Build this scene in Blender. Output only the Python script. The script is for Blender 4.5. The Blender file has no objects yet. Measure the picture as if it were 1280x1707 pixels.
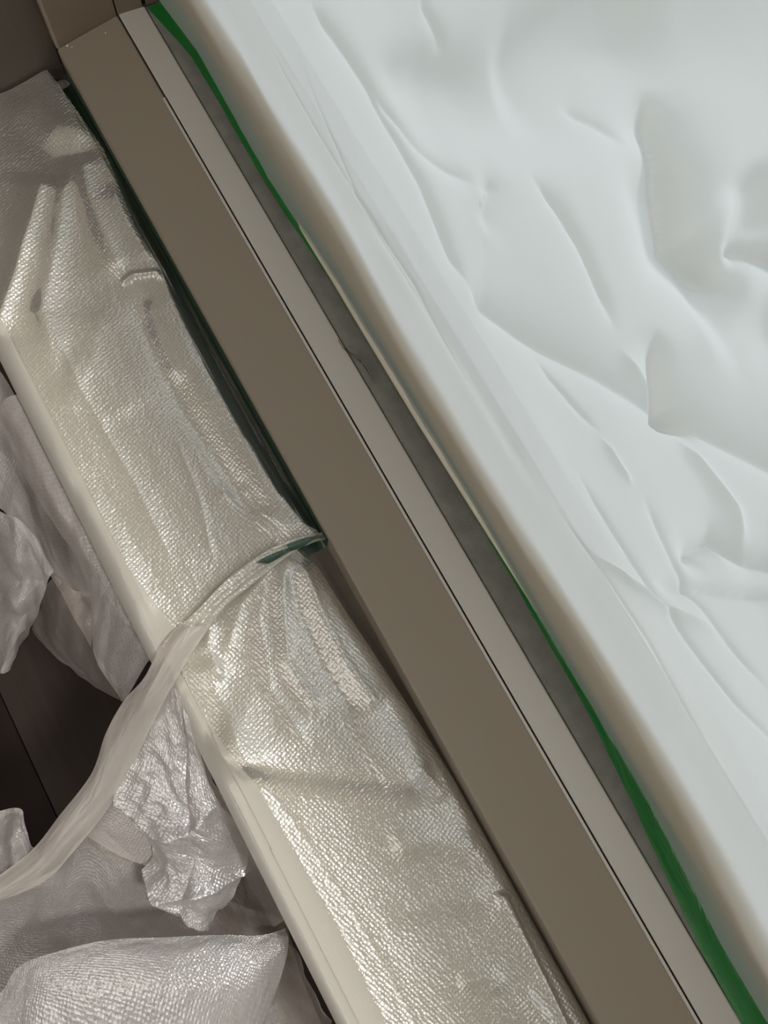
import bpy, math, random
import numpy as np
from mathutils import Matrix, Vector
random.seed(4); np.random.seed(4)
S = bpy.context.scene
COL = S.collection

# ---------------------------------------------------------------- camera
F = 1250.0                                   # focal length in pixels of a 1280 x 1707 frame
def _d(px, py): return np.array([(px-640)/F, -(py-853.5)/F, -1.0])
_Z = -_d(520, 1145); _Z /= np.linalg.norm(_Z)            # world up, from the nadir of the photograph
_X = np.cross(_Z, np.cross(_d(95, 82), _d(1000, 1707))); _X /= np.linalg.norm(_X)
if _X[1] > 0: _X = -_X                                    # X runs along the window
_Y = np.cross(_Z, _X)                                     # Y runs outwards through the window
R = np.array([_X, _Y, _Z])
C = np.array([0.630, -0.0695, 0.600])
def at(px, py, z):
    w = R @ _d(px, py); return C + w*((z-C[2])/w[2])
def aty(px, py, y):
    w = R @ _d(px, py); return C + w*((y-C[1])/w[1])
cam = bpy.data.cameras.new('camera'); camo = bpy.data.objects.new('camera', cam); COL.objects.link(camo)
M = Matrix(R.tolist()).to_4x4(); M.translation = Vector(C.tolist()); camo.matrix_world = M
cam.sensor_fit = 'VERTICAL'; cam.sensor_height = 24.0; cam.lens = 24.0*F/1707; cam.clip_start = 0.01
S.camera = camo

# ---------------------------------------------------------------- light: an overcast sky outside the window
W = bpy.data.worlds.new('world'); S.world = W; W.use_nodes = True
nt = W.node_tree; nt.nodes.clear()
out = nt.nodes.new('ShaderNodeOutputWorld'); bg = nt.nodes.new('ShaderNodeBackground')
tc = nt.nodes.new('ShaderNodeTexCoord'); sx = nt.nodes.new('ShaderNodeSeparateXYZ'); cr = nt.nodes.new('ShaderNodeValToRGB')
mr = nt.nodes.new('ShaderNodeMapRange'); mr.inputs[1].default_value = -1; mr.inputs[2].default_value = 1
nt.links.new(tc.outputs['Generated'], sx.inputs[0]); nt.links.new(sx.outputs['Z'], mr.inputs[0]); nt.links.new(mr.outputs[0], cr.inputs[0])
e = cr.color_ramp.elements
e[0].position = 0.42; e[0].color = (0.30, 0.31, 0.27, 1)
e[1].position = 0.54; e[1].color = (0.86, 0.94, 1.0, 1)
nt.links.new(cr.outputs[0], bg.inputs[0]); bg.inputs[1].default_value = 2.4
nt.links.new(bg.outputs[0], out.inputs[0])
sun = bpy.data.lights.new('sun', 'SUN'); sun.energy = 2.5; sun.angle = math.radians(7); sun.color = (1.0, 0.96, 0.88)
suno = bpy.data.objects.new('sun', sun); COL.objects.link(suno); suno.location = (1, 2, 3)
suno.rotation_euler = Vector((-0.25, -0.33, -1.0)).to_track_quat('-Z', 'Y').to_euler()
# added fill light from the room side, behind the camera; no window there
al = bpy.data.lights.new('added_room_fill', 'AREA'); al.shape = 'RECTANGLE'; al.size = 2.0; al.size_y = 1.5
al.energy = 40; al.color = (1.0, 0.955, 0.89)
alo = bpy.data.objects.new('added_room_fill', al); COL.objects.link(alo)
alo.location = (1.03, -2.32, 1.50); alo.rotation_euler = Vector((0, 1, -0.45)).to_track_quat('-Z', 'Z').to_euler()
S.view_settings.view_transform = 'Standard'; S.view_settings.look = 'None'
S.view_settings.gamma = 1; S.view_settings.use_curve_mapping = False
S.view_settings.exposure = -0.15

# ---------------------------------------------------------------- materials
def newmat(name):
    m = bpy.data.materials.new(name); m.use_nodes = True; m.node_tree.nodes.clear()
    return m, m.node_tree
def N(t, k, **kw):
    n = t.nodes.new(k)
    for a, b in kw.items(): setattr(n, a, b)
    return n
def paint(name, col, rough=0.45, grain=0.0, gscale=900, spec=0.4, mottle=0.0, mscale=14):
    m, t = newmat(name); o = N(t, 'ShaderNodeOutputMaterial'); p = N(t, 'ShaderNodeBsdfPrincipled')
    t.links.new(p.outputs[0], o.inputs[0])
    p.inputs['Base Color'].default_value = (*col, 1); p.inputs['Roughness'].default_value = rough
    p.inputs['Specular IOR Level'].default_value = spec
    c = N(t, 'ShaderNodeTexCoord')
    if mottle > 0:
        n = N(t, 'ShaderNodeTexNoise'); n.inputs['Scale'].default_value = mscale; n.inputs['Detail'].default_value = 5
        t.links.new(c.outputs['Object'], n.inputs['Vector'])
        mx = N(t, 'ShaderNodeMix', data_type='RGBA'); mx.inputs[6].default_value = (*[v*(1-mottle) for v in col], 1)
        mx.inputs[7].default_value = (*[min(1, v*(1+mottle)) for v in col], 1)
        t.links.new(n.outputs['Fac'], mx.inputs[0]); t.links.new(mx.outputs[2], p.inputs['Base Color'])
    if grain > 0:
        n = N(t, 'ShaderNodeTexNoise'); n.inputs['Scale'].default_value = gscale; n.inputs['Detail'].default_value = 2
        t.links.new(c.outputs['Object'], n.inputs['Vector'])
        b = N(t, 'ShaderNodeBump'); b.inputs['Strength'].default_value = grain; b.inputs['Distance'].default_value = 0.0006
        t.links.new(n.outputs['Fac'], b.inputs['Height']); t.links.new(b.outputs[0], p.inputs['Normal'])
    return m
def film(name, col, tcol, clear=0.15, trans=0.5, gloss=0.25, rough=0.28, pitch=0.0026, emb=0.5, crink=0.3, cscale=60, seam=0.0, cstretch=4.0, fgrain=0.1, dots=0.0):
    """thin embossed plastic: diffuse + translucent body, partly see-through, glossy skin; UVs are in metres"""
    m, t = newmat(name); L = t.links.new
    o = N(t, 'ShaderNodeOutputMaterial')
    uv = N(t, 'ShaderNodeUVMap'); 
    mp = N(t, 'ShaderNodeMapping'); L(uv.outputs[0], mp.inputs[0]); s = 1/pitch; mp.inputs['Scale'].default_value = (s, s, s)
    mp.inputs['Rotation'].default_value = (0, 0, 0.35)
    vo = N(t, 'ShaderNodeTexVoronoi'); vo.inputs['Scale'].default_value = 1.0; vo.inputs['Randomness'].default_value = 0.35
    L(mp.outputs[0], vo.inputs['Vector'])
    b1 = N(t, 'ShaderNodeBump'); b1.inputs['Strength'].default_value = emb; b1.inputs['Distance'].default_value = pitch*0.35
    mp2 = N(t, 'ShaderNodeMapping'); L(uv.outputs[0], mp2.inputs[0]); mp2.inputs['Scale'].default_value = (cscale/cstretch, cscale, 1)
    n2 = N(t, 'ShaderNodeTexNoise'); n2.inputs['Scale'].default_value = 1.0; n2.inputs['Detail'].default_value = 4; n2.inputs['Distortion'].default_value = 1.2
    L(mp2.outputs[0], n2.inputs['Vector'])
    b2 = N(t, 'ShaderNodeBump'); b2.inputs['Strength'].default_value = crink; b2.inputs['Distance'].default_value = 0.006
    L(n2.outputs['Fac'], b2.inputs['Height']); L(vo.outputs['Distance'], b1.inputs['Height']); L(b2.outputs[0], b1.inputs['Normal'])
    n3 = N(t, 'ShaderNodeTexNoise'); n3.inputs['Scale'].default_value = 260; n3.inputs['Detail'].default_value = 3; L(uv.outputs[0], n3.inputs['Vector'])
    b3 = N(t, 'ShaderNodeBump'); b3.inputs['Strength'].default_value = fgrain; b3.inputs['Distance'].default_value = 0.002
    L(n3.outputs['Fac'], b3.inputs['Height']); L(b2.outputs[0], b3.inputs['Normal']); L(b3.outputs[0], b1.inputs['Normal'])
    dm = N(t, 'ShaderNodeMapRange'); dm.inputs[1].default_value = 0.18; dm.inputs[2].default_value = 0.42; L(vo.outputs['Distance'], dm.inputs[0])
    cm = N(t, 'ShaderNodeMapRange'); cm.inputs[3].default_value = clear+dots; cm.inputs[4].default_value = clear; L(dm.outputs[0], cm.inputs[0])
    df = N(t, 'ShaderNodeBsdfDiffuse'); df.inputs[0].default_value = (*col, 1)
    tr = N(t, 'ShaderNodeBsdfTranslucent'); tr.inputs[0].default_value = (*tcol, 1)
    tp = N(t, 'ShaderNodeBsdfTransparent'); tp.inputs[0].default_value = (0.97, 0.96, 0.93, 1)
    gl = N(t, 'ShaderNodeBsdfAnisotropic'); gl.inputs['Roughness'].default_value = rough; gl.inputs[0].default_value = (0.95, 0.95, 0.95, 1)
    L(b2.outputs[0], df.inputs['Normal']); L(b2.outputs[0], tr.inputs['Normal']); L(b1.outputs[0], gl.inputs['Normal'])
    m1 = N(t, 'ShaderNodeMixShader'); m1.inputs[0].default_value = trans; L(df.outputs[0], m1.inputs[1]); L(tr.outputs[0], m1.inputs[2])
    m2 = N(t, 'ShaderNodeMixShader'); L(cm.outputs[0], m2.inputs[0]); L(m1.outputs[0], m2.inputs[1]); L(tp.outputs[0], m2.inputs[2])
    lw = N(t, 'ShaderNodeLayerWeight'); lw.inputs[0].default_value = 0.35
    ma = N(t, 'ShaderNodeMapRange'); ma.inputs[3].default_value = gloss*0.5; ma.inputs[4].default_value = min(1, gloss*2.2)
    L(lw.outputs['Fresnel'], ma.inputs[0])
    m3 = N(t, 'ShaderNodeMixShader'); L(ma.outputs[0], m3.inputs[0]); L(m2.outputs[0], m3.inputs[1]); L(gl.outputs[0], m3.inputs[2])
    L(m3.outputs[0], o.inputs[0])
    return m
M_gutter = None
def tapemat(name, col, tcol):
    return film(name, col, tcol, clear=0.05, trans=0.5, gloss=0.10, rough=0.4, pitch=0.0012, emb=0.25, crink=0.25, cscale=90)

M_frame = paint('grey_brown_lacquer', (0.225, 0.190, 0.145), 0.38, 0.05, 700)
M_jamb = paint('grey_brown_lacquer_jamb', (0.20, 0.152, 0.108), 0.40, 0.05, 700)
M_bead = paint('lit_grey_brown_lacquer', (0.42, 0.395, 0.355), 0.42, 0.10, 900)  # frame lacquer made paler: light on the upward faces put into the colour
M_groove = paint('grainy_grey_plastic', (0.20, 0.20, 0.175), 0.8, 0.9, 1300, mottle=0.35, mscale=60)
M_gap = paint('black_gasket', (0.012, 0.012, 0.010), 0.7)
M_sash = paint('tan_sash', (0.62, 0.45, 0.19), 0.6, 0.1)
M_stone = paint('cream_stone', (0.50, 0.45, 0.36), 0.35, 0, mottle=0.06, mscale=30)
M_bare = paint('shaded_grey_stone', (0.16, 0.14, 0.115), 0.7, 0.5, 500, mottle=0.2, mscale=50)  # bare sill stone, the shadow beside the rail put into its colour
M_wall = paint('dark_brown_plaster', (0.10, 0.08, 0.062), 0.8, 0.4, 200)
M_room = paint('warm_white_plaster', (0.42, 0.38, 0.33), 0.9, 0.3, 150)
M_thread = paint('black_thread', (0.015, 0.013, 0.01), 0.6)
M_crumb = paint('white_plaster_crumb', (0.85, 0.83, 0.76), 0.8)
M_winfilm = film('white_window_film', (0.78, 0.80, 0.80), (0.60, 0.635, 0.645), clear=0.20, trans=0.62, gloss=0.03, rough=0.4, pitch=0.0035, emb=0.2, crink=0.06, cscale=18, cstretch=2.0, fgrain=0.12)
M_sillfilm = film('cream_embossed_film', (0.60, 0.55, 0.46), (0.64, 0.58, 0.48), clear=0.14, trans=0.25, gloss=0.36, rough=0.34, pitch=0.0030, emb=0.5, crink=0.2, cscale=40, fgrain=0.3, dots=0.18)
M_hang = film('loose_milky_film', (0.70, 0.64, 0.62), (0.70, 0.64, 0.62), clear=0.42, trans=0.45, gloss=0.13, rough=0.36, pitch=0.0036, emb=0.4, crink=0.14, cscale=30, cstretch=1.5, fgrain=0.25, dots=0.12)
M_smoke = film('sheer_milky_film', (0.62, 0.54, 0.51), (0.62, 0.54, 0.50), clear=0.70, trans=0.45, gloss=0.09, rough=0.33, pitch=0.0036, emb=0.3, crink=0.12, cscale=24, cstretch=1.5)
M_ribbon = film('smooth_milky_film', (0.68, 0.62, 0.57), (0.68, 0.62, 0.57), clear=0.28, trans=0.4, gloss=0.08, rough=0.42, pitch=0.0036, emb=0.1, crink=0.05, cscale=20)
M_silver = film('silvery_embossed_film', (0.66, 0.62, 0.61), (0.66, 0.62, 0.60), clear=0.34, trans=0.3, gloss=0.34, rough=0.30, pitch=0.0034, emb=0.6, crink=0.25, cscale=45, cstretch=1.5, fgrain=0.4, dots=0.2)
M_taut = film('taut_cream_film', (0.64, 0.595, 0.52), (0.64, 0.595, 0.52), clear=0.12, trans=0.25, gloss=0.12, rough=0.42, pitch=0.003, emb=0.12, crink=0.06, cscale=20, fgrain=0.08)
M_gutter = film('shaded_stretched_clear_film', (0.30, 0.26, 0.25), (0.3, 0.26, 0.25), clear=0.50, trans=0.3, gloss=0.20, rough=0.22, pitch=0.003, emb=0.2, crink=0.3, cscale=120, cstretch=30)  # clear film in the gutter, its shade put into the darker colour
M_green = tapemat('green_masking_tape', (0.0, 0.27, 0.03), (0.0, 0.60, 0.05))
M_green_shade = tapemat('shaded_green_masking_tape', (0.010, 0.070, 0.035), (0.01, 0.09, 0.03))  # the green tape again, shade below the rail put into its colour

# ---------------------------------------------------------------- mesh helpers
def tag(o, label=None, cat=None, group=None, kind=None):
    if label: o['label'] = label
    if cat: o['category'] = cat
    if group: o['group'] = group
    if kind: o['kind'] = kind
    return o
def mesh(name, V, Fc, mat, parent=None, uv=None, smooth=False):
    me = bpy.data.meshes.new(name); V = np.asarray(V, dtype=np.float64)
    me.from_pydata([tuple(v) for v in V], [], [tuple(f) for f in Fc]); me.update()
    if smooth: me.polygons.foreach_set('use_smooth', [True]*len(me.polygons))
    if uv is not None:
        l = me.uv_layers.new(name='UVMap'); idx = np.empty(len(me.loops), dtype=np.int32); me.loops.foreach_get('vertex_index', idx)
        l.data.foreach_set('uv', np.asarray(uv, dtype=np.float32)[idx].ravel())
    me.materials.append(mat)
    o = bpy.data.objects.new(name, me); COL.objects.link(o)
    if parent: o.parent = parent
    return o
def grid(name, P, mat, parent=None, uv=None, keep=None):
    n, m, _ = P.shape
    i = np.arange(n*m).reshape(n, m)
    Fc = np.stack([i[:-1, :-1], i[1:, :-1], i[1:, 1:], i[:-1, 1:]], -1).reshape(-1, 4)
    if keep is not None: Fc = Fc[keep[:-1, :-1].ravel()]
    if uv is None:
        du = np.zeros((n, m)); dv = np.zeros((n, m))
        du[1:] = np.cumsum(np.linalg.norm(np.diff(P, axis=0), axis=2).mean(1, keepdims=True)*np.ones((1, m)), 0)
        dv[:, 1:] = np.cumsum(np.linalg.norm(np.diff(P, axis=1), axis=2), 1)
        uv = np.stack([du, dv], -1)
    return mesh(name, P.reshape(-1, 3), Fc.tolist(), mat, parent, uv.reshape(-1, 2), True)
def box(name, a, b, mat, parent=None, bev=0.0):
    x0, y0, z0 = a; x1, y1, z1 = b
    V = [(x, y, z) for x in (x0, x1) for y in (y0, y1) for z in (z0, z1)]
    Fc = [(0, 1, 3, 2), (4, 6, 7, 5), (0, 4, 5, 1), (2, 3, 7, 6), (0, 2, 6, 4), (1, 5, 7, 3)]
    o = mesh(name, V, Fc, mat, parent)
    if bev:
        md = o.modifiers.new('bevel', 'BEVEL'); md.width = bev; md.segments = 3
    return o
def prism_x(name, prof, x0, x1, mat, parent=None, bev=0.0):
    """closed (y,z) profile extruded along the window; x0/x1 may be functions of (y,z)"""
    n = len(prof); f0 = x0 if callable(x0) else (lambda y, z: x0); f1 = x1 if callable(x1) else (lambda y, z: x1)
    V = [(f0(y, z), y, z) for y, z in prof] + [(f1(y, z), y, z) for y, z in prof]
    Fc = [(i, (i+1) % n, n+(i+1) % n, n+i) for i in range(n)] + [tuple(range(n))[::-1], tuple(range(n, 2*n))]
    o = mesh(name, V, Fc, mat, parent)
    if bev:
        md = o.modifiers.new('bevel', 'BEVEL'); md.width = bev; md.segments = 3; md.limit_method = 'ANGLE'
    return o
def prism_z(name, prof, z0, z1, mat, parent=None, bev=0.0):
    n = len(prof)
    V = [(x, y, z0) for x, y in prof] + [(x, y, z1) for x, y in prof]
    Fc = [(i, (i+1) % n, n+(i+1) % n, n+i) for i in range(n)] + [tuple(range(n))[::-1], tuple(range(n, 2*n))]
    o = mesh(name, V, Fc, mat, parent)
    if bev:
        md = o.modifiers.new('bevel', 'BEVEL'); md.width = bev; md.segments = 3; md.limit_method = 'ANGLE'
    return o
def empty(name, loc=(0, 0, 0)):
    o = bpy.data.objects.new(name, None); COL.objects.link(o); o.location = loc; return o

# ---- numpy noise and folds
_T = np.random.rand(256, 256)
def vnoise(x, y):
    xi = np.floor(x).astype(int); yi = np.floor(y).astype(int); fx = x-xi; fy = y-yi
    fx = fx*fx*fx*(fx*(fx*6-15)+10); fy = fy*fy*fy*(fy*(fy*6-15)+10)
    g = lambda a, b: _T[a & 255, b & 255]
    return (g(xi, yi)*(1-fx)+g(xi+1, yi)*fx)*(1-fy)+(g(xi, yi+1)*(1-fx)+g(xi+1, yi+1)*fx)*fy - 0.5
def fbm(x, y, o=4):
    s = 0; a = 1.0
    for k in range(o): s = s+a*vnoise(x*2**k+17.3*k, y*2**k+5.1*k); a *= 0.5
    return s
def facets(x, y, scale, n=7, seed=1, spread=math.pi, dir0=0.0):
    """crumple: straight random creases meeting at angles (folded, not wavy)"""
    r = np.random.RandomState(seed); s = 0
    wx = x+0.25*scale*fbm(x/scale/1.5, y/scale/1.5, 2); wy = y+0.25*scale*fbm(x/scale/1.5+40, y/scale/1.5+9, 2)
    for k in range(n):
        a = dir0+(r.rand()-0.5)*spread; l = scale*(0.6+1.4*r.rand()); ph = r.rand()
        q = (wx*math.cos(a)+wy*math.sin(a))/l+ph
        tri = np.abs((q % 1)-0.5)*2
        msk = np.clip(0.5+1.6*vnoise(x/scale/2.2+k*13, y/scale/2.2+k*7), 0, 1)
        s = s+(tri-0.5)*l*msk
    return s/n
def ridge(U, V, pts, h, wl, wr=None, sharp=True, fade=0.25, cr=0.35):
    """fold along a polyline in the (U,V) plane: wl, wr its widths left and right of the line, tapering at both ends"""
    wr = wr or wl; best = np.full(U.shape, 1e9); sgn = np.zeros(U.shape); tt = np.zeros(U.shape)
    pts = np.asarray(pts); seg = np.diff(pts, axis=0); ln = np.linalg.norm(seg, axis=1); tot = ln.sum(); acc = 0
    for p, s, l in zip(pts[:-1], seg, ln):
        t = np.clip(((U-p[0])*s[0]+(V-p[1])*s[1])/(l*l), 0, 1)
        dx = U-p[0]-t*s[0]; dy = V-p[1]-t*s[1]; d = np.hypot(dx, dy); m = d < best
        best = np.where(m, d, best); sgn = np.where(m, np.sign(s[0]*dy-s[1]*dx), sgn); tt = np.where(m, (acc+t*l)/tot, tt); acc += l
    w = np.where(sgn > 0, wl, wr)
    prof = np.exp(-(np.sqrt(best**2+(cr*w)**2)-cr*w)/w) if sharp else np.exp(-(best/w)**2)
    tap = np.clip(tt/fade, 0, 1)*np.clip((1-tt)/fade, 0, 1) if fade > 0 else 1
    tap = smoothstep(0, 1, tap) if fade > 0 else 1
    return h*prof*tap
def smoothstep(a, b, x):
    t = np.clip((x-a)/(b-a), 0, 1); return t*t*(3-2*t)
def catmull(P, n):
    """resample rows of control points (k,...) to n, Catmull-Rom"""
    P = np.asarray(P, float); k = len(P)
    Q = np.concatenate([2*P[:1]-P[1:2], P, 2*P[-1:]-P[-2:-1]])
    t = np.linspace(0, k-1, n); i = np.minimum(t.astype(int), k-2); f = (t-i).reshape((-1,)+(1,)*(P.ndim-1))
    a, b, c, d = Q[i], Q[i+1], Q[i+2], Q[i+3]
    return 0.5*(2*b+(c-a)*f+(2*a-5*b+4*c-d)*f*f+(3*b-a-3*c+d)*f**3)
def normals(P):
    a = np.gradient(P, axis=0); b = np.gradient(P, axis=1); n = np.cross(a, b)
    return n/(np.linalg.norm(n, axis=2, keepdims=True)+1e-12)
def patch(name, rows, mat, parent=None, res=0.0016, crum=0.004, cs=0.03, seed=1, edge=0.0, ext=None, fine=0.0):
    """rows of (px,py,z) control points -> a curved crumpled sheet in world space"""
    P = np.array([[(p[1:] if len(p) == 4 else at(*p)) for p in r] for r in rows])
    lu = np.linalg.norm(np.diff(P, axis=0), axis=2).sum(0).max(); lv = np.linalg.norm(np.diff(P, axis=1), axis=2).sum(1).max()
    n = int(np.clip(lu/res, 24, 260)); m = int(np.clip(lv/res, 24, 260))
    G = catmull(P, n); G = np.swapaxes(catmull(np.swapaxes(G, 0, 1), m), 0, 1)
    u = np.linspace(0, lu, n)[:, None]*np.ones((1, m)); v = np.linspace(0, lv, m)[None]*np.ones((n, 1))
    nn = normals(G)
    h = crum*facets(u, v, cs, 8, seed)/cs*2.2 + crum*0.5*fbm(u/cs+seed, v/cs, 3) + fine*facets(u, v, cs/4, 6, seed+5)/cs*8
    if ext is not None: h = h+ext(u/lu, v/lv, u, v)
    G = G+nn*h[..., None]
    return grid(name, G, mat, parent, np.stack([u, v], -1))
def xy(pts, z): return [at(x, y, z)[:2] for x, y in pts]
def xz(pts):
    o = []
    for a, b in pts:
        y = 0.115
        for k in range(4):
            p = aty(a, b, y); y = 0.116-0.022*float(smoothstep(0.01, 0.16, p[2]))
        o.append(p[[0, 2]])
    return o

# ---------------------------------------------------------------- the room around
X1 = 1.75; ZT = 2.4; ZF = -0.62
fl = box('floor', (-0.02, -2.5, ZF-0.04), (3.2, 0.14, ZF-0.012), M_gap); tag(fl, kind='structure')
tints = [(0.030, 0.022, 0.018), (0.032, 0.024, 0.020), (0.027, 0.019, 0.016), (0.013, 0.0075, 0.006)]
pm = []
for i, c in enumerate(tints):
    m = paint('dark_wood_%d' % i, c, 0.75, 0, spec=0.15, mottle=0.30, mscale=1.0)
    mp = m.node_tree.nodes.new('ShaderNodeMapping'); tx = [n for n in m.node_tree.nodes if n.type == 'TEX_NOISE'][0]; tcn = [n for n in m.node_tree.nodes if n.type == 'TEX_COORD'][0]
    m.node_tree.links.new(tcn.outputs['Object'], mp.inputs[0]); mp.inputs['Scale'].default_value = (6, 90, 6); m.node_tree.links.new(mp.outputs[0], tx.inputs['Vector'])
    pm.append(m)
for r in range(8):
    y1 = 0.131-r*0.154; y0 = y1-0.1525
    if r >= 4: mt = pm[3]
    x = -0.015-((r+2) % 3)*0.27
    while x < 2.2:
        a, b = max(x, -0.015), min(x+0.8, 2.2)
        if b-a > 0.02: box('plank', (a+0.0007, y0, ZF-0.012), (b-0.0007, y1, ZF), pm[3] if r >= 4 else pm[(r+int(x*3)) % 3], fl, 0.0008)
        x += 0.8
w = box('wall_left', (-0.14, -2.5, ZF-0.04), (-0.014, -0.0, ZT), M_wall); tag(w, kind='structure')
w = box('wall_right', (3.0, -2.5, ZF-0.04), (3.2, 0.14, ZT), M_room); tag(w, kind='structure')
w = box('wall_back', (-0.14, -2.6, ZF-0.04), (3.2, -2.5, ZT), M_room); tag(w, kind='structure')
w = box('ceiling', (-0.14, -2.6, ZT), (3.2, 0.3, ZT+0.1), M_room); tag(w, kind='structure')
w = empty('wall_front'); tag(w, kind='structure')
box('wall_below_sill', (-0.014, -0.135, ZF-0.012), (3.0, 0.14, -0.088), M_room, w)
box('pier', (X1+0.06, -0.01, -0.088), (3.0, 0.14, ZT), M_room, w)
box('pier', (-0.14, 0.0, ZF), (-0.015, 0.16, ZT), M_wall, w)
tr = empty('trim_1'); tag(tr, kind='structure')
box('stone_sill', (-0.0139, -0.166, -0.088), (X1+0.05, 0.0, -0.056), M_stone, tr, 0.006)

# ---------------------------------------------------------------- window_1
win = empty('window_1'); tag(win, kind='structure')
prism_x('sill_rail', [(0.0, -0.0558), (0.0, -0.014), (0.0012, -0.0118), (0.0622, 0.0), (0.0638, -0.0012), (0.0638, -0.0558)], 0.0, X1, M_frame, win, 0.0006)
prism_x('rail_lip', [(0.0612, -0.0005), (0.0612, 0.0009), (0.0636, 0.0009), (0.0636, -0.0005)], 0.10, X1, M_bead, win, 0.0003)  # bevelled rail edge, its highlight put in as a paler strip
prism_x('gasket_or_cover', [(0.0636, -0.02), (0.0636, -0.0035), (0.0655, -0.0035), (0.0655, -0.02)], 0.0, X1, M_gap, win)
prism_x('glazing_bead', [(0.0652, -0.02), (0.0652, 0.0), (0.0660, 0.0006), (0.0900, -0.0006), (0.0911, -0.0016), (0.0911, -0.02)], 0.0, X1, M_bead, win, 0.0004)
prism_x('gasket_or_cover', [(0.0909, -0.02), (0.0909, -0.0042), (0.0922, -0.0042), (0.0922, -0.02)], 0.0, X1, M_gap, win)
prism_x('track', [(0.0920, -0.02), (0.0920, -0.0026), (0.118, -0.0026), (0.118, -0.02)], 0.0, X1, M_groove, win)
prism_x('sash_rail', [(0.1182, -0.02), (0.1182, 0.004), (0.1200, 0.03), (0.126, 0.07), (0.135, 0.113), (0.150, 0.113), (0.150, -0.02)], 0.0, X1, M_sash, win, 0.001)
prism_x('gasket_or_cover', [(0.1342, 0.1128), (0.1352, 0.1150), (0.1500, 0.1160), (0.1500, 0.1128)], 0.0, X1, M_frame, win)  # cover strip added to hide the brightly lit top of the sash rail
# jamb on the left, rising from the rail
prism_z('jamb', [(-0.0138, 0.0002), (-0.0028, 0.0002), (-0.0004, 0.0026), (-0.0004, 0.0632), (-0.012, 0.0632), (-0.0138, 0.0632)], -0.0139, ZT, M_jamb, win, 0.0005)
prism_z('gasket_or_cover', [(-0.008, 0.0630), (-0.0030, 0.0630), (-0.0030, 0.0650), (-0.008, 0.0650)], -0.002, ZT, M_gap, win)
prism_z('glazing_bead', [(-0.0138, 0.0646), (-0.0002, 0.0646), (-0.0002, 0.0895), (-0.0138, 0.0895)], -0.0015, ZT, M_jamb, win, 0.0012)
prism_z('gasket_or_cover', [(-0.012, 0.0890), (-0.004, 0.0890), (-0.004, 0.0935), (-0.012, 0.0935)], -0.0025, ZT, M_gap, win)
prism_z('sash_stile', [(-0.0138, 0.0935), (-0.0015, 0.0935), (-0.0015, 0.150), (-0.0138, 0.150)], -0.002, ZT, M_jamb, win, 0.001)
prism_z('jamb', [(X1, 0.0), (X1+0.06, 0.0), (X1+0.06, 0.15), (X1, 0.15)], -0.0139, ZT, M_frame, win, 0.001)
gm, t = newmat('clear_glass'); o = N(t, 'ShaderNodeOutputMaterial'); a = N(t, 'ShaderNodeBsdfTransparent'); a.inputs[0].default_value = (0.955, 0.955, 0.96, 1)
g = N(t, 'ShaderNodeBsdfGlossy'); g.inputs['Roughness'].default_value = 0.02; mx = N(t, 'ShaderNodeMixShader'); mx.inputs[0].default_value = 0.06
t.links.new(a.outputs[0], mx.inputs[1]); t.links.new(g.outputs[0], mx.inputs[2]); t.links.new(mx.outputs[0], o.inputs[0])
box('pane', (0.0, 0.146, 0.1159), (X1, 0.149, ZT), gm, win)

# ---------------------------------------------------------------- green tape along the track, under the window film
EDGE = [(-0.03, .1062), (-0.0002, .1062), (.0665, .1132), (.2178, .1098), (.3339, .1142), (.4799, .1157), (.6408, .1193), (.7574, .1215), (.8384, .1172), (.9471, .1088), (1.006, .1085), (1.1, .116), (1.75, .115)]
ex, ey = np.array(EDGE).T
def edge_y(x): return np.interp(x, ex, ey)
n = 500; xs = np.linspace(0.001, X1-0.002, n)
prof = np.array([(-0.0105, -0.0022), (-0.005, -0.0018), (0.0, 0.0), (0.0025, 0.006), (0.004, 0.016)])
wid = np.interp(xs, [0, .05, .12, .25, .33, .45, .60, .75, .9, 1.0, 1.1], [1.3, .8, .55, .45, .25, .2, .35, .9, 1.4, 1.7, 1.4])
P = np.zeros((n, len(prof), 3))
for j, (dy, dz) in enumerate(prof):
    P[:, j, 0] = xs; P[:, j, 1] = np.minimum(edge_y(xs)+dy*(wid if dy < 0 else 1)+0.0006*fbm(xs*60, xs*0+j*3.3, 2), 0.1178); P[:, j, 2] = dz+0.0006*np.abs(fbm(xs*90, xs*0+j, 2))
P = np.swapaxes(catmull(np.swapaxes(P, 0, 1), 14), 0, 1)
tp = grid('masking_tape', P, M_green)
tag(tp, 'bright green masking tape strip along the foot of the white window film', 'tape')

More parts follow.
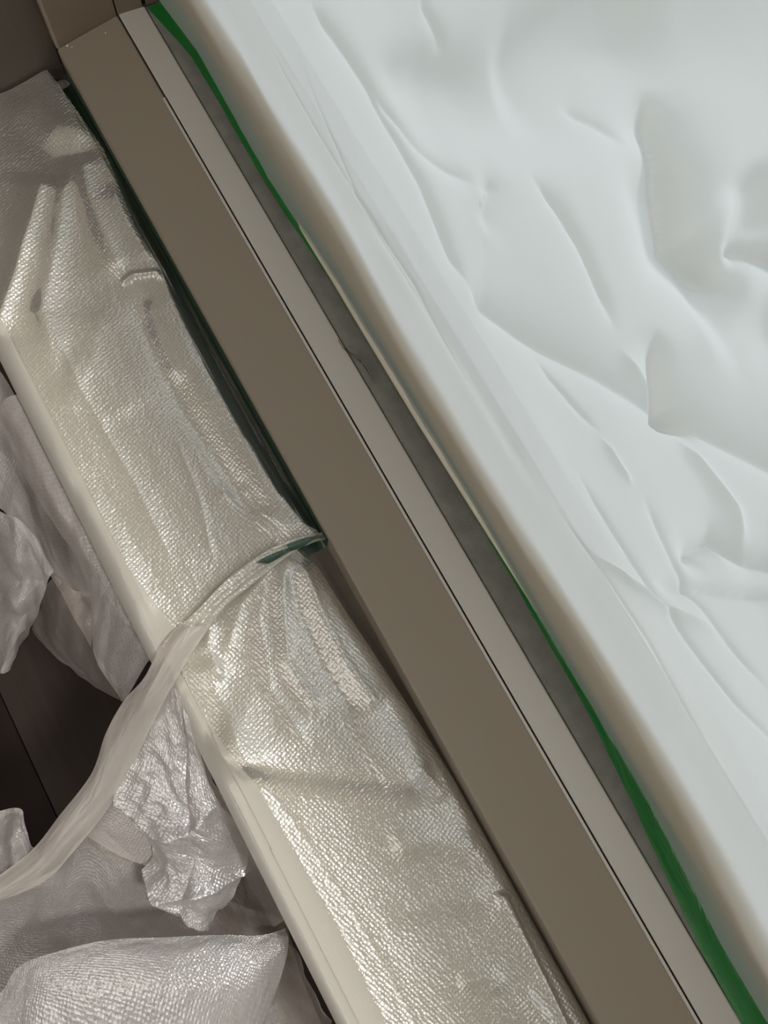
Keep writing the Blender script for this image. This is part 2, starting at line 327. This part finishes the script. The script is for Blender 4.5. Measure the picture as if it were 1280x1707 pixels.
# ---------------------------------------------------------------- the white film over the window
nx, nz = 1000, 520
xs = np.linspace(-0.0, X1-0.003, nx)[:, None]*np.ones((1, nz)); tz = np.linspace(0, 1, nz)[None]*np.ones((nx, 1))
ZH = 0.60
zz = 0.0015+ZH*tz**1.15
base = edge_y(xs)
Yf = base + (0.128-base)*smoothstep(0, 0.03, zz)*0.6 - 0.004*np.exp(-((zz-0.035)/0.03)**2)
Yf = Yf - 0.022*smoothstep(0.01, 0.16, zz)
U, V = xs, zz
rid = 0
WR = [  # photograph points of each fold, height, width left, width right, sharp
 ([(490, 0), (545, 70), (600, 150), (690, 310), (740, 440), (775, 505)], .0040, .010, .020, True, .15),
 ([(755, 480), (790, 515), (900, 590), (1060, 680), (1180, 750), (1300, 815), (1400, 860)], .0075, .022, .016, True, .12),
 ([(600, 150), (680, 240), (740, 290), (790, 325)], .0035, .012, .010, True, .25),
 ([(775, 330), (800, 320), (785, 400)], .0030, .010, .010, True, .3),
 ([(670, 0), (700, 40), (740, 95)], .0022, .006, .009, True, .3),
 ([(640, 215), (850, 180), (1000, 120), (1280, 0), (1400, -50)], .0120, .030, .022, False, .25),
 ([(820, 150), (900, 75), (1010, 0), (1100, -60)], .0090, .014, .022, False, .25),
 ([(600, 140), (700, 130), (830, 150)], .0050, .012, .016, False, .3),
 ([(1068, 140), (1085, 260), (1110, 420), (1215, 525)], .0100, .012, .026, True, .2),
 ([(1030, 250), (1080, 430), (1205, 520)], .0060, .020, .014, False, .25),
 ([(1170, 420), (1230, 440), (1320, 480)], .0080, .014, .012, True, .25),
 ([(1200, 290), (1220, 350), (1240, 420)], .0050, .010, .010, False, .3),
 ([(850, 290), (900, 360), (940, 430), (980, 520), (1000, 580)], .0030, .007, .009, True, .25),
 ([(940, 175), (990, 215), (1025, 250)], .0022, .006, .006, True, .3),
 ([(1060, 560), (1075, 640), (1095, 700), (1150, 745)], .0060, .010, .012, True, .25),
 ([(1130, 565), (1200, 555), (1300, 570)], .0050, .012, .016, False, .3),
 ([(870, 600), (930, 680), (980, 740)], .0018, .004, .007, True, .3),
 ([(975, 740), (1030, 830)], -.0020, .004, .006, True, .3),
 ([(1000, 590), (1060, 650), (1105, 735)], -.0020, .006, .006, True, .3),
 ([(1095, 735), (1150, 810), (1190, 870), (1212, 945)], -.0028, .005, .006, True, .25),
 ([(1110, 965), (1130, 930), (1165, 915), (1220, 950), (1320, 975)], .0065, .010, .012, True, .2),
 ([(1060, 990), (1140, 995), (1300, 1018)], .0048, .007, .010, True, .25),
 ([(960, 930), (1020, 985), (1080, 1030), (1190, 1085)], -.0040, .010, .008, True, .25),
 ([(480, 100), (580, 330), (680, 480), (790, 690)], .0009, .003, .004, True, .2),
 ([(420, 60), (560, 300), (640, 430), (720, 560)], .0008, .003, .003, True, .2),
 ([(900, 850), (960, 930), (1060, 1090), (1160, 1270)], .0012, .004, .004, True, .2),
 ([(930, 780), (990, 880), (1060, 1000), (1200, 1190), (1300, 1300)], .0020, .006, .006, True, .2),
 ([(1040, 830), (1100, 960), (1180, 1080), (1260, 1180)], .0018, .006, .006, True, .2),
 ([(560, 330), (640, 420), (760, 620), (900, 860)], .0020, .010, .012, False, .2),
]
for pts, h, a, b, sh, fd in WR: rid = rid+ridge(U, V, xz(pts), h*(1.1 if sh else 0.9), a*(0.5 if sh else 0.9), b*(0.5 if sh else 0.9), sh, fd, 0.05)
fade = smoothstep(0.0, 0.09, zz)
Yf = Yf - rid*smoothstep(0, 0.05, zz) - fade*(0.006*fbm(xs*4+2, zz*5, 2)+0.06*facets(xs, zz, 0.13, 7, 12)+0.02*facets(xs, zz, 0.05, 7, 5))
Yf = Yf + 0.0005*fbm(xs*55, zz*8, 3)*(zz < 0.06)
Yf = np.minimum(Yf, 0.1165 + 0.02*smoothstep(0.115, 0.15, zz))
Yf[:, 0] = edge_y(xs[:, 0])-0.0004
P = np.stack([xs, Yf, zz+0.0], -1)
wf = grid('window_film', P, M_winfilm, None, np.stack([xs, zz], -1))
tag(wf, 'large translucent white protective film taped over the bright window', 'plastic film')
# doubled hem at the foot of the film
xs1 = np.linspace(0.27, 0.735, 260); Ph = np.zeros((260, 5, 3))
for j, (dy, dz) in enumerate([(0.0016, .004), (-0.0008, 0.0012), (-0.0034, -0.0004), (-0.0012, 0.0026), (0.0012, 0.0056)]):
    k = np.sin(np.linspace(0, math.pi, 260))**0.35
    Ph[:, j, 0] = xs1; Ph[:, j, 1] = edge_y(xs1)+dy*k-0.0006; Ph[:, j, 2] = dz+0.001
M_hem = film('cream_hem_film', (0.80, 0.74, 0.60), (0.8, 0.74, 0.6), clear=0.0, trans=0.2, gloss=0.25, rough=0.35, emb=0.3)
grid('hem', np.swapaxes(catmull(np.swapaxes(Ph, 0, 1), 12), 0, 1), M_hem, wf)

# ---------------------------------------------------------------- tape between rail and stone sill
def strip(name, pts_a, pts_b, mat, parent=None, n=200, m=10, wob=0.0004, arch=0.0):
    A = catmull(np.array(pts_a), n); B = catmull(np.array(pts_b), n); v = np.linspace(0, 1, m)[None, :, None]
    P = A[:, None]*(1-v)+B[:, None]*v
    P[..., 2] += wob*np.abs(fbm(P[..., 0]*80, P[..., 1]*80, 3))+arch*np.sin(np.pi*v[..., 0])
    return grid(name, P, mat, parent)
xs = np.linspace(0.001, 0.530, 220); prof = [(-0.034, -0.0553), (-0.02, -0.0552), (-0.008, -0.0551), (-0.0012, -0.0530), (-0.0006, -0.044), (-0.0006, -0.026)]
P = np.zeros((220, 6, 3))
for j, (y, z) in enumerate(prof):
    P[:, j, 0] = xs; P[:, j, 1] = y-(0.0004*fbm(xs*40, xs*0+j, 2) if j < 3 else 0); P[:, j, 2] = z+0.0004*np.abs(fbm(xs*50, xs*0+j*2, 2))
tp2 = grid('masking_tape', np.swapaxes(catmull(np.swapaxes(P, 0, 1), 20), 0, 1), M_green_shade)
tag(tp2, 'green masking tape, colour darkened for the shadow below the grey rail, sill side', 'tape')
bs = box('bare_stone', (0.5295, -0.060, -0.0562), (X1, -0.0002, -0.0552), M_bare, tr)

# ---------------------------------------------------------------- cream film on the sill, upper sheet
ZS = -0.040
EA = [(47, 78), (70, 108), (110, 162), (171, 250), (224, 380), (267, 450), (281, 492), (311, 556), (344, 621), (380, 690), (420, 755), (455, 815), (505, 875), (545, 893)]
ea = np.array(xy(EA, ZS)); 
nx, ny = 620, 250
def hemline(y):   # where the upper sheet ends, as x for each y
    h = np.array(xy([(548, 889), (520, 898), (490, 906), (455, 922), (430, 938), (385, 972), (350, 1006), (318, 1048), (285, 1082), (262, 1105)], ZS))
    o = np.argsort(h[:, 1]); return np.interp(y, h[o, 1], h[o, 0])
s = np.linspace(0, 1, nx)[:, None]*np.ones((1, ny)); q = np.linspace(0, 1, ny)[None]*np.ones((nx, 1))
YL = -0.178
# q: 0 at the rail (taped), up over the puffed edge, across the sill, and over its nosing
def sheet_a():
    x0 = -0.010
    yr = -0.003; 
    yy = yr+(YL-yr)*q
    xe = hemline(yy); x = x0+(xe-x0)*s
    ye = np.interp(x, ea[:, 0], ea[:, 1])          # crest line of the puffed edge
    # on the rail side of the crest the film dives into the gutter, then is taped to the rail foot
    d = (ye-yy)                                      # >0 : on the sill side
    z = np.where(d > 0, ZS-0.006*smoothstep(0, 0.05, d), ZS-0.0135*smoothstep(0.001, 0.014, -d))
    U, V = x, yy; r = 0
    for pts, h, a, b, sh, fd in AR: r = r+ridge(U, V, xy(pts, ZS), h*0.8, a*1.25, b*1.25, sh, fd)
    m = smoothstep(-0.004, 0.006, d)
    z = z+m*(r+0.0030*fbm(x*12, yy*20, 2)+0.09*facets(x, yy, 0.06, 8, 3, 1.2, math.pi/2)+0.02*facets(x, yy, 0.016, 6, 9, 1.0, math.pi/2))
    z = z+(1-m)*0.0022*np.abs(fbm(x*10, yy*420, 3))
    # nosing
    k = np.clip((-0.158-yy)/0.0215, 0, 1); z = z-0.026*(1-np.sqrt(1-0.985*k*k))
    z = np.where(yy > -0.158, -0.0535+0.0045*np.log1p(np.exp(np.clip((z+0.0535)/0.0045, -30, 30))), z-0.0)
    z = np.maximum(z, np.where(yy > -0.166, -0.0545, -0.2))
    return x, yy, z, d
AR = [
 ([(78, 285), (55, 360), (25, 460), (-10, 560)], .0105, .008, .016, True, .12),
 ([(135, 250), (150, 330), (185, 420), (205, 465)], .0080, .008, .010, True, .15),
 ([(120, 245), (95, 400), (70, 520), (100, 640)], .0080, .009, .012, True, .2),
 ([(200, 300), (230, 380), (262, 448)], .0050, .006, .007, True, .2),
 ([(198, 472), (222, 458), (262, 456), (275, 470)], .0055, .0030, .0012, True, .15),
 ([(222, 476), (245, 560), (300, 680), (400, 825), (450, 880)], -.0085, .009, .010, False, .15),
 ([(240, 490), (262, 560), (300, 640)], .0050, .005, .004, True, .2),
 ([(215, 520), (250, 610), (310, 720), (400, 870)], .0040, .006, .006, True, .15),
 ([(100, 600), (160, 620), (215, 700)], .0025, .016, .016, False, .2),
 ([(170, 500), (150, 590), (110, 700)], .0035, .010, .016, True, .2),
 ([(60, 480), (130, 640), (220, 800), (300, 960)], .0022, .004, .004, True, .15),
 ([(290, 720), (330, 820), (358, 950)], .0014, .002, .003, True, .2),
 ([(360, 800), (400, 850), (470, 895)], .0030, .004, .004, True, .2),
 ([(400, 800), (430, 850), (500, 885)], .0030, .003, .004, True, .2),
 ([(0, 150), (60, 190), (150, 250)], .0045, .014, .014, False, .3),
 ([(60, 240), (100, 215), (160, 240)], .0030, .010, .012, False, .3),
 ([(470, 905), (430, 930), (360, 985), (310, 1050)], .0050, .006, .003, True, .05),
 ([(120, 800), (200, 930), (262, 1050)], .0040, .008, .008, False, .2),
]
xa, ya, za, da = sheet_a()
KA = (da > -0.0015) | (xa > 0.10+0.01*fbm(ya*60, xa*60, 2))
fa = grid('sill_film', np.stack([xa, ya, za], -1), M_sillfilm, None, np.stack([xa, -ya+np.maximum(0, -za-0.05)], -1), KA)
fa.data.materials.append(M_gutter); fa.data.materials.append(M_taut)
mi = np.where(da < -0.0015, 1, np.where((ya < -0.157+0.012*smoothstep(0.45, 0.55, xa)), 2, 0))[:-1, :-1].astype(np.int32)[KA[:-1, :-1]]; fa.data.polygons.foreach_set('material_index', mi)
tag(fa, 'crinkled cream embossed film on the sill, upper sheet ending at a gathered hem', 'plastic film')

# hem band: gathered, folded edge of the upper sheet running on as a loose ribbon below the sill
def ribbon(name, up, lo, mat, parent, zs_up, zs_lo, folds, amp, n=260, m=60, seed=1, arch=0.004):
    A = catmull(np.array([at(*p, z) for p, z in zip(up, zs_up)]), n); B = catmull(np.array([at(*p, z) for p, z in zip(lo, zs_lo)]), n)
    v = np.linspace(0, 1, m)[None, :]*np.ones((n, 1)); u = np.linspace(0, 1, n)[:, None]*np.ones((1, m))
    P = A[:, None]*(1-v[..., None])+B[:, None]*v[..., None]
    nn = normals(P); nn *= np.sign(nn[..., 2:3]+1e-9)
    L = np.linalg.norm(np.diff(A, axis=0), axis=1).sum()
    h = arch*np.sin(np.pi*v)+amp*np.sin(v*folds*2*np.pi+3*fbm(u*3+seed, v*1.5, 2))*np.sin(np.pi*v)**0.5+amp*0.9*fbm(u*9+seed, v*5, 3)
    P = P+nn*h[..., None]
    wdt = np.linalg.norm(B-A, axis=1)[:, None]
    return grid(name, P, mat, parent, np.stack([u*L, v*wdt], -1))
ribbon('gathered_hem', [(556, 886), (520, 890), (455, 912), (385, 960), (330, 1015), (268, 1078)], [(548, 899), (520, 905), (478, 928), (420, 975), (372, 1015), (322, 1084)],
       M_sillfilm, fa, [-.040, -.034, -.030, -.029, -.030, -.036], [-.044, -.040, -.036, -.036, -.038, -.040], 2.2, 0.0009, seed=4, arch=0.002)
ribbon('loose_ribbon', [(300, 1040), (270, 1075), (240, 1130), (205, 1170), (175, 1225), (152, 1290), (100, 1358), (50, 1420), (-30, 1480)],
       [(350, 1045), (320, 1088), (278, 1160), (250, 1215), (222, 1275), (182, 1345), (124, 1418), (72, 1470), (-20, 1510)],
       M_ribbon, fa, [-.034, -.037, -.048, -.07, -.09, -.11, -.13, -.15, -.17], [-.034, -.037, -.050, -.075, -.10, -.12, -.14, -.16, -.18], 0.55, 0.0016, seed=9, arch=0.007)
# two scraps of green tape caught in the hem
tg = empty('tape_scrap', tuple(at(500, 905, -.03)))
o = strip('tape_scrap', [at(*p, -.0255) for p in [(478, 908), (505, 898), (530, 893), (548, 895)]], [at(*p, -.028) for p in [(482, 920), (505, 912), (525, 899), (540, 898)]], M_green_shade, None, 50, 8, 0.0008, 0.001)
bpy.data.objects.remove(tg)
tag(o, 'green tape scrap at the rail end of the gathered hem', 'tape')
o = strip('tape_scrap', [at(*p, -.0235) for p in [(424, 940), (440, 930), (462, 920), (480, 914)]], [at(*p, -.026) for p in [(430, 938), (446, 940), (464, 931), (482, 921)]], M_green_shade, None, 50, 8, 0.0008, 0.001)
tag(o, 'smaller green tape scrap midway along the gathered hem', 'tape')

# ---------------------------------------------------------------- lower sheet on the sill
EB = [(488, 905), (505, 915), (531, 945), (578, 1020), (632, 1100), (700, 1205), (760, 1300), (826, 1400), (880, 1490), (940, 1590), (1003, 1712), (1090, 1860)]
eb = np.array(xy(EB, ZS-0.004)); eb[:, 1] = np.minimum(eb[:, 1], -0.003)
BR = [
 ([(485, 915), (470, 990), (478, 1100), (540, 1200)], .0075, .006, .006, True, .12),
 ([(500, 920), (530, 1010), (575, 1100), (640, 1190)], .0080, .006, .007, True, .12),
 ([(475, 925), (500, 1020), (540, 1110), (600, 1200)], -.0030, .005, .005, False, .12),
 ([(460, 930), (400, 1010), (372, 1100)], .0050, .005, .006, True, .15),
 ([(445, 945), (430, 1030), (450, 1150), (520, 1250)], .0045, .006, .006, True, .15),
 ([(510, 925), (560, 1010), (620, 1100), (680, 1190)], .0045, .003, .006, True, .15),
 ([(330, 1090), (360, 1160), (400, 1250), (430, 1300)], .0060, .008, .010, True, .15),
 ([(350, 1020), (345, 1080), (375, 1140)], .0060, .005, .006, True, .2),
 ([(330, 1240), (440, 1275), (580, 1290), (735, 1305)], .0150, .040, .012, False, .15),
 ([(690, 1270), (720, 1300), (745, 1340)], .0040, .005, .004, True, .2),
 ([(420, 1300), (490, 1420), (560, 1540), (650, 1720)], .0012, .0018, .003, True, .05),
 ([(300, 1150), (360, 1250), (420, 1310)], .0014, .003, .003, True, .1),
 ([(430, 1290), (520, 1420), (610, 1560), (720, 1760)], -.0012, .002, .002, True, .05),
 ([(560, 1180), (600, 1250), (650, 1330)], -.0014, .003, .004, True, .2),
 ([(815, 1492), (845, 1495), (880, 1570), (945, 1707), (1000, 1800)], .0085, .0016, .010, True, .08),
 ([(780, 1380), (800, 1430), (845, 1490)], .0030, .006, .006, True, .2),
 ([(640, 1420), (720, 1400), (800, 1420)], .0045, .012, .010, False, .2),
 ([(640, 1530), (740, 1510), (830, 1490)], .0030, .010, .010, False, .2),
 ([(760, 1650), (820, 1630), (840, 1660)], .0030, .006, .006, True, .2),
 ([(860, 1640), (900, 1690), (960, 1800)], .0030, .006, .006, False, .2),
]
nx, ny = 700, 230
s = np.linspace(0, 1, nx)[:, None]*np.ones((1, ny)); q = np.linspace(0, 1, ny)[None]*np.ones((nx, 1))
hb = np.array(xy([(530, 902), (490, 912), (455, 926), (430, 942), (385, 976), (350, 1012), (318, 1060), (300, 1090), (290, 1130), (285, 1150)], ZS)); hb[:, 0] -= 0.004
o_ = np.argsort(hb[:, 1])
yy0 = -0.006+(YL+0.002+0.006)*q
xst = np.interp(yy0, hb[o_, 1], hb[o_, 0]); x = xst+(1.22-xst)*s
ye = np.interp(x, eb[:, 0], eb[:, 1])
yy = ye+(YL+0.002-ye)*q                      # the lower sheet's own rail-side edge follows EB
d = ye-yy
z = ZS-0.004-0.008*smoothstep(0.02, 0.10, d)-0.008*np.exp(-d/0.004)
r = 0
for pts, h, a, b, sh, fd in BR: r = r+ridge(x, yy, xy(pts, ZS), h*0.8, a*1.2, b*1.2, sh, fd)
flat = smoothstep(-0.115, -0.135, yy)*smoothstep(0.66, 0.72, x)       # taut strip near the nosing
ed = 0.08+0.92*smoothstep(0, 0.016, d)
z = z+ed*r+ed*(1-0.85*flat)*(0.0026*fbm(x*11+7, yy*18, 2)+0.07*facets(x, yy, 0.06, 8, 21, 1.2, math.pi/2+0.2)+0.016*facets(x, yy, 0.015, 6, 4, 1.0, math.pi/2))
k = np.clip((-0.156-yy)/0.0215, 0, 1); z = z-0.026*(1-np.sqrt(1-0.985*k*k))
z = np.where(yy > -0.158, -0.0535+0.0045*np.log1p(np.exp(np.clip((z+0.0535)/0.0045, -30, 30))), z)
z = np.maximum(z, np.where(yy > -0.166, -0.0545, -0.2))
fb = grid('sill_film', np.stack([x, yy, z], -1), M_sillfilm, None, np.stack([x+0.013, -yy+np.maximum(0, -z-0.05)], -1))
fb.data.materials.append(M_taut); lc = np.array(xy([(300, 1120), (360, 1220), (430, 1310), (490, 1420), (560, 1540), (650, 1720), (740, 1890)], ZS-.008))
mi = (yy < np.interp(x, lc[:, 0], lc[:, 1]))[:-1, :-1].astype(np.int32).ravel(); fb.data.polygons.foreach_set('material_index', mi)
tag(fb, 'silvery cream embossed film on the sill, lower sheet fanning out from green tape scraps', 'plastic film')

# ---------------------------------------------------------------- film hanging off the sill
# from the upper sheet
patch('overhang', [[('w', .27, -.1765, -.069), ('w', .345, -.1765, -.069), ('w', .435, -.1765, -.069), ('w', .49, -.1765, -.069), ('w', .545, -.1765, -.068)],
                   [(10, 665, -.075), (68, 800, -.075), (146, 940, -.078), (186, 1020, -.08), (245, 1105, -.078)],
                   [(0, 700, -.10), (60, 820, -.10), (142, 960, -.11), (160, 1060, -.115), (212, 1162, -.115)],
                   [(0, 715, -.12), (62, 830, -.12), (150, 975, -.13), (156, 1088, -.13), (202, 1170, -.13)]], M_hang, fa, crum=0.003, cs=0.03, seed=3)
h1 = patch('hanging_film', [[(-60, 560, -.10), (-10, 610, -.12), (40, 690, -.13), (90, 790, -.14), (140, 905, -.14), (175, 985, -.15)],
                            [(-70, 680, -.16), (-30, 720, -.17), (28, 765, -.17), (72, 850, -.18), (112, 940, -.18), (160, 1020, -.18)],
                            [(-70, 800, -.20), (-30, 830, -.20), (14, 858, -.20), (50, 900, -.21), (95, 975, -.20), (150, 1080, -.20)]], M_hang, crum=0.006, cs=0.06, seed=8)
tag(h1, 'dull pinkish film hanging behind the upper sill sheet at the left edge', 'plastic film')
h2 = patch('hanging_film', [[(-50, 800, -.15), (-5, 850, -.14), (30, 868, -.13), (66, 905, -.14), (86, 952, -.15)],
                            [(-50, 900, -.19), (-8, 940, -.18), (28, 955, -.16), (56, 975, -.17), (74, 990, -.18)],
                            [(-40, 1000, -.22), (-8, 1030, -.21), (18, 1035, -.19), (40, 1040, -.19), (52, 1045, -.21)],
                            [(-30, 1090, -.25), (-6, 1110, -.24), (5, 1122, -.23), (14, 1118, -.23), (24, 1090, -.24)]], M_hang, crum=0.006, cs=0.035, seed=5)
tag(h2, 'pale pointed tongue of film drooping at the left edge above the dark floor', 'plastic film')
h3 = patch('hanging_film', [[(92, 955, -.19), (125, 985, -.18), (160, 990, -.17), (185, 1010, -.16)],
                            [(72, 985, -.22), (110, 1030, -.20), (148, 1060, -.18), (180, 1090, -.17)],
                            [(58, 1030, -.26), (100, 1080, -.24), (150, 1120, -.22), (195, 1150, -.19)],
                            [(56, 1055, -.28), (105, 1108, -.26), (150, 1142, -.24), (204, 1170, -.20)]], M_smoke, crum=0.006, cs=0.04, seed=15)
tag(h3, 'sheer smoky film flap below the sill, its curved hem over the dark floor', 'plastic film')
# from the lower sheet
patch('overhang', [[('w', .568, -.1745, -.066), ('w', .60, -.1745, -.067), ('w', .643, -.1745, -.067), ('w', .685, -.1745, -.067), ('w', .732, -.1745, -.067), ('w', .78, -.1745, -.067)],
                   [(262, 1160, -.070), (262, 1220, -.09), (300, 1300, -.11), (352, 1370, -.12), (405, 1455, -.13), (455, 1545, -.14)],
                   [(205, 1245, -.10), (215, 1290, -.12), (262, 1350, -.14), (330, 1405, -.15), (385, 1460, -.17), (430, 1545, -.18)],
                   [(165, 1330, -.13), (165, 1372, -.15), (240, 1410, -.16), (300, 1440, -.17), (355, 1480, -.19), (400, 1550, -.21)],
                   [(130, 1372, -.15), (160, 1420, -.17), (235, 1447, -.18), (290, 1455, -.19), (330, 1500, -.21), (380, 1560, -.23)]], M_smoke, fb, crum=0.007, cs=0.040, seed=31, fine=0.0015)
# crumpled wad caught under the lower sheet's overhang
patch('overhang', [[(268, 1150, -.052), (284, 1140, -.052), (300, 1130, -.053)],
                   [(222, 1235, -.092), (250, 1240, -.092), (290, 1225, -.09)],
                   [(172, 1335, -.128), (225, 1330, -.125), (290, 1320, -.12)],
                   [(130, 1376, -.148), (210, 1395, -.14), (292, 1390, -.135)],
                   [(128, 1384, -.152), (212, 1432, -.15), (300, 1455, -.15)]], M_hang, fb, crum=0.0012, cs=0.06, seed=33)
FW = lambda a, b, u, v: (0.010*np.exp(-np.abs(a-0.42-0.12*np.sin(b*5))/0.07)-0.006*np.exp(-np.abs(b-0.55+0.3*(a-0.5))/0.08)
                         + 0.009*np.exp(-np.abs(a-0.78+0.25*(b-0.5))/0.05)+0.006*np.exp(-np.abs(a-0.90-0.2*(b-0.5))/0.03))
h4 = patch('crumpled_film', [[(270, 1150, -.056), (286, 1142, -.055), (302, 1165, -.056), (314, 1200, -.058)],
                             [(228, 1232, -.088), (262, 1230, -.08), (306, 1260, -.075), (344, 1292, -.078)],
                             [(198, 1305, -.112), (262, 1320, -.095), (322, 1345, -.088), (378, 1350, -.10)],
                             [(214, 1352, -.125), (270, 1375, -.105), (345, 1408, -.098), (414, 1412, -.12)],
                             [(255, 1415, -.135), (290, 1440, -.115), (345, 1462, -.11), (402, 1455, -.13)],
                             [(246, 1455, -.145), (285, 1500, -.13), (335, 1515, -.12), (378, 1508, -.14)],
                             [(268, 1512, -.155), (298, 1535, -.145), (325, 1548, -.14), (342, 1540, -.145)]], M_silver, crum=0.007, cs=0.045, seed=44, fine=0.0022, ext=FW)
tag(h4, 'crumpled silvery film tail hanging beside the sill edge, bunched at its lower end', 'plastic film')
h5 = patch('crumpled_film', [[(-60, 1380, -.17), (0, 1352, -.16), (36, 1352, -.15), (52, 1405, -.16), (64, 1420, -.17)],
                             [(-60, 1440, -.18), (0, 1410, -.16), (30, 1410, -.15), (50, 1440, -.16), (72, 1450, -.18)],
                             [(-60, 1500, -.20), (0, 1490, -.19), (25, 1490, -.18), (48, 1480, -.18), (70, 1468, -.19)]], M_hang, crum=0.010, cs=0.03, seed=51)
tag(h5, 'small pointed tip of film at the left edge beside the loose ribbon', 'plastic film')
h6 = patch('hanging_film', [[(-60, 1480, -.24), (0, 1480, -.23), (90, 1450, -.21), (150, 1385, -.18), (230, 1430, -.19), (300, 1450, -.21), (380, 1500, -.24), (480, 1535, -.28)],
                            [(-60, 1560, -.26), (0, 1550, -.25), (80, 1540, -.23), (150, 1500, -.21), (220, 1520, -.21), (300, 1530, -.22), (390, 1550, -.24), (490, 1590, -.28)],
                            [(-60, 1660, -.28), (0, 1640, -.27), (80, 1620, -.25), (150, 1600, -.23), (220, 1600, -.23), (300, 1600, -.24), (400, 1610, -.26), (510, 1650, -.29)],
                            [(-60, 1800, -.30), (0, 1780, -.29), (80, 1760, -.27), (150, 1750, -.25), (220, 1750, -.25), (310, 1750, -.26), (420, 1750, -.27), (560, 1760, -.30)]], M_hang, crum=0.009, cs=0.075, seed=61)
tag(h6, 'wide hanging sheet of milky film filling the lower left below the ribbon', 'plastic film')
h7 = patch('hanging_film', [[(-60, 1700, -.19), (0, 1655, -.17), (30, 1612, -.155), (90, 1588, -.145), (180, 1567, -.135), (290, 1562, -.13), (380, 1560, -.13), (440, 1558, -.13), (476, 1548, -.135)],
                            [(-60, 1740, -.20), (0, 1690, -.17), (40, 1640, -.150), (100, 1615, -.14), (190, 1600, -.128), (290, 1595, -.122), (380, 1590, -.12), (440, 1590, -.125), (480, 1570, -.135)],
                            [(-60, 1780, -.21), (0, 1735, -.18), (45, 1690, -.155), (110, 1680, -.14), (200, 1670, -.128), (290, 1665, -.12), (370, 1660, -.12), (425, 1650, -.13), (470, 1620, -.145)],
                            [(-60, 1860, -.22), (0, 1840, -.20), (50, 1830, -.17), (120, 1820, -.16), (200, 1810, -.15), (290, 1810, -.14), (350, 1800, -.14), (390, 1790, -.15), (430, 1740, -.165)]], M_silver, crum=0.004, cs=0.06, seed=71, fine=0.0006)
tag(h7, 'nearest fold of embossed film at the bottom left with a straight raised edge', 'plastic film')
h8 = patch('hanging_film', [[(478, 1560, -.16), (500, 1600, -.15), (520, 1640, -.14), (545, 1690, -.12)],
                            [(470, 1600, -.19), (495, 1650, -.18), (525, 1680, -.16), (556, 1712, -.13)],
                            [(455, 1680, -.22), (485, 1720, -.21), (520, 1740, -.19), (575, 1760, -.15)]], M_smoke, crum=0.005, cs=0.03, seed=81)
tag(h8, 'narrow sheer flap of film between the sill edge and the nearest fold', 'plastic film')

# ---------------------------------------------------------------- small things
V = []; Fc = []
for pts in ([(564, 566), (575, 583), (592, 592), (608, 604), (624, 630)], [(574, 578), (590, 594), (606, 608), (618, 626), (627, 640)], [(598, 598), (612, 618), (622, 640)]):
    c = catmull(np.array([at(*p, 0.0008) for p in pts]), 24); b0 = len(V)
    tg_ = np.gradient(c, axis=0); tg_ /= np.linalg.norm(tg_, axis=1, keepdims=True); sd = np.cross(tg_, [0, 0, 1.0])
    for k in range(24):
        rr = 0.0003*(1-0.6*k/24)
        for a in range(6): V.append(c[k]+rr*(math.cos(a*math.pi/3)*sd[k]+math.sin(a*math.pi/3)*np.array([0, 0, 1.0])))
    for k in range(23):
        for a in range(6): Fc.append((b0+k*6+a, b0+k*6+(a+1) % 6, b0+k*6+6+(a+1) % 6, b0+k*6+6+a))
th = mesh('thread', V, Fc, M_thread, None, None, True)
tag(th, 'frayed black thread lying across the glazing bead', 'thread')
for (px, py, r, lab) in ((112, 76, .0009, 'larger white plaster crumb on the rail beside the jamb'), (120, 78, .0005, 'tiny white plaster crumb just right of the larger crumb'), (176, 55, .0006, 'lone white plaster crumb on the rail near the black gap')):
    y = at(px, py, -0.006)[1]; zr = -0.012+0.012*max(0, y)/0.0635
    c = at(px, py, zr+r*0.6); c[0] = max(c[0], r*1.1)
    V = []; Fc = []
    for i in range(5):
        for j in range(8):
            th_ = math.pi*i/4; ph = 2*math.pi*j/8; k = r*(0.8+0.4*random.random())
            V.append((c[0]+k*math.sin(th_)*math.cos(ph), c[1]+k*math.sin(th_)*math.sin(ph), c[2]+k*0.7*math.cos(th_)))
    for i in range(4):
        for j in range(8): Fc.append((i*8+j, i*8+(j+1) % 8, (i+1)*8+(j+1) % 8, (i+1)*8+j))
    o = mesh('plaster_crumb', V, Fc, M_crumb, None, None, True); tag(o, lab, 'crumb', 'plaster crumbs on the rail')
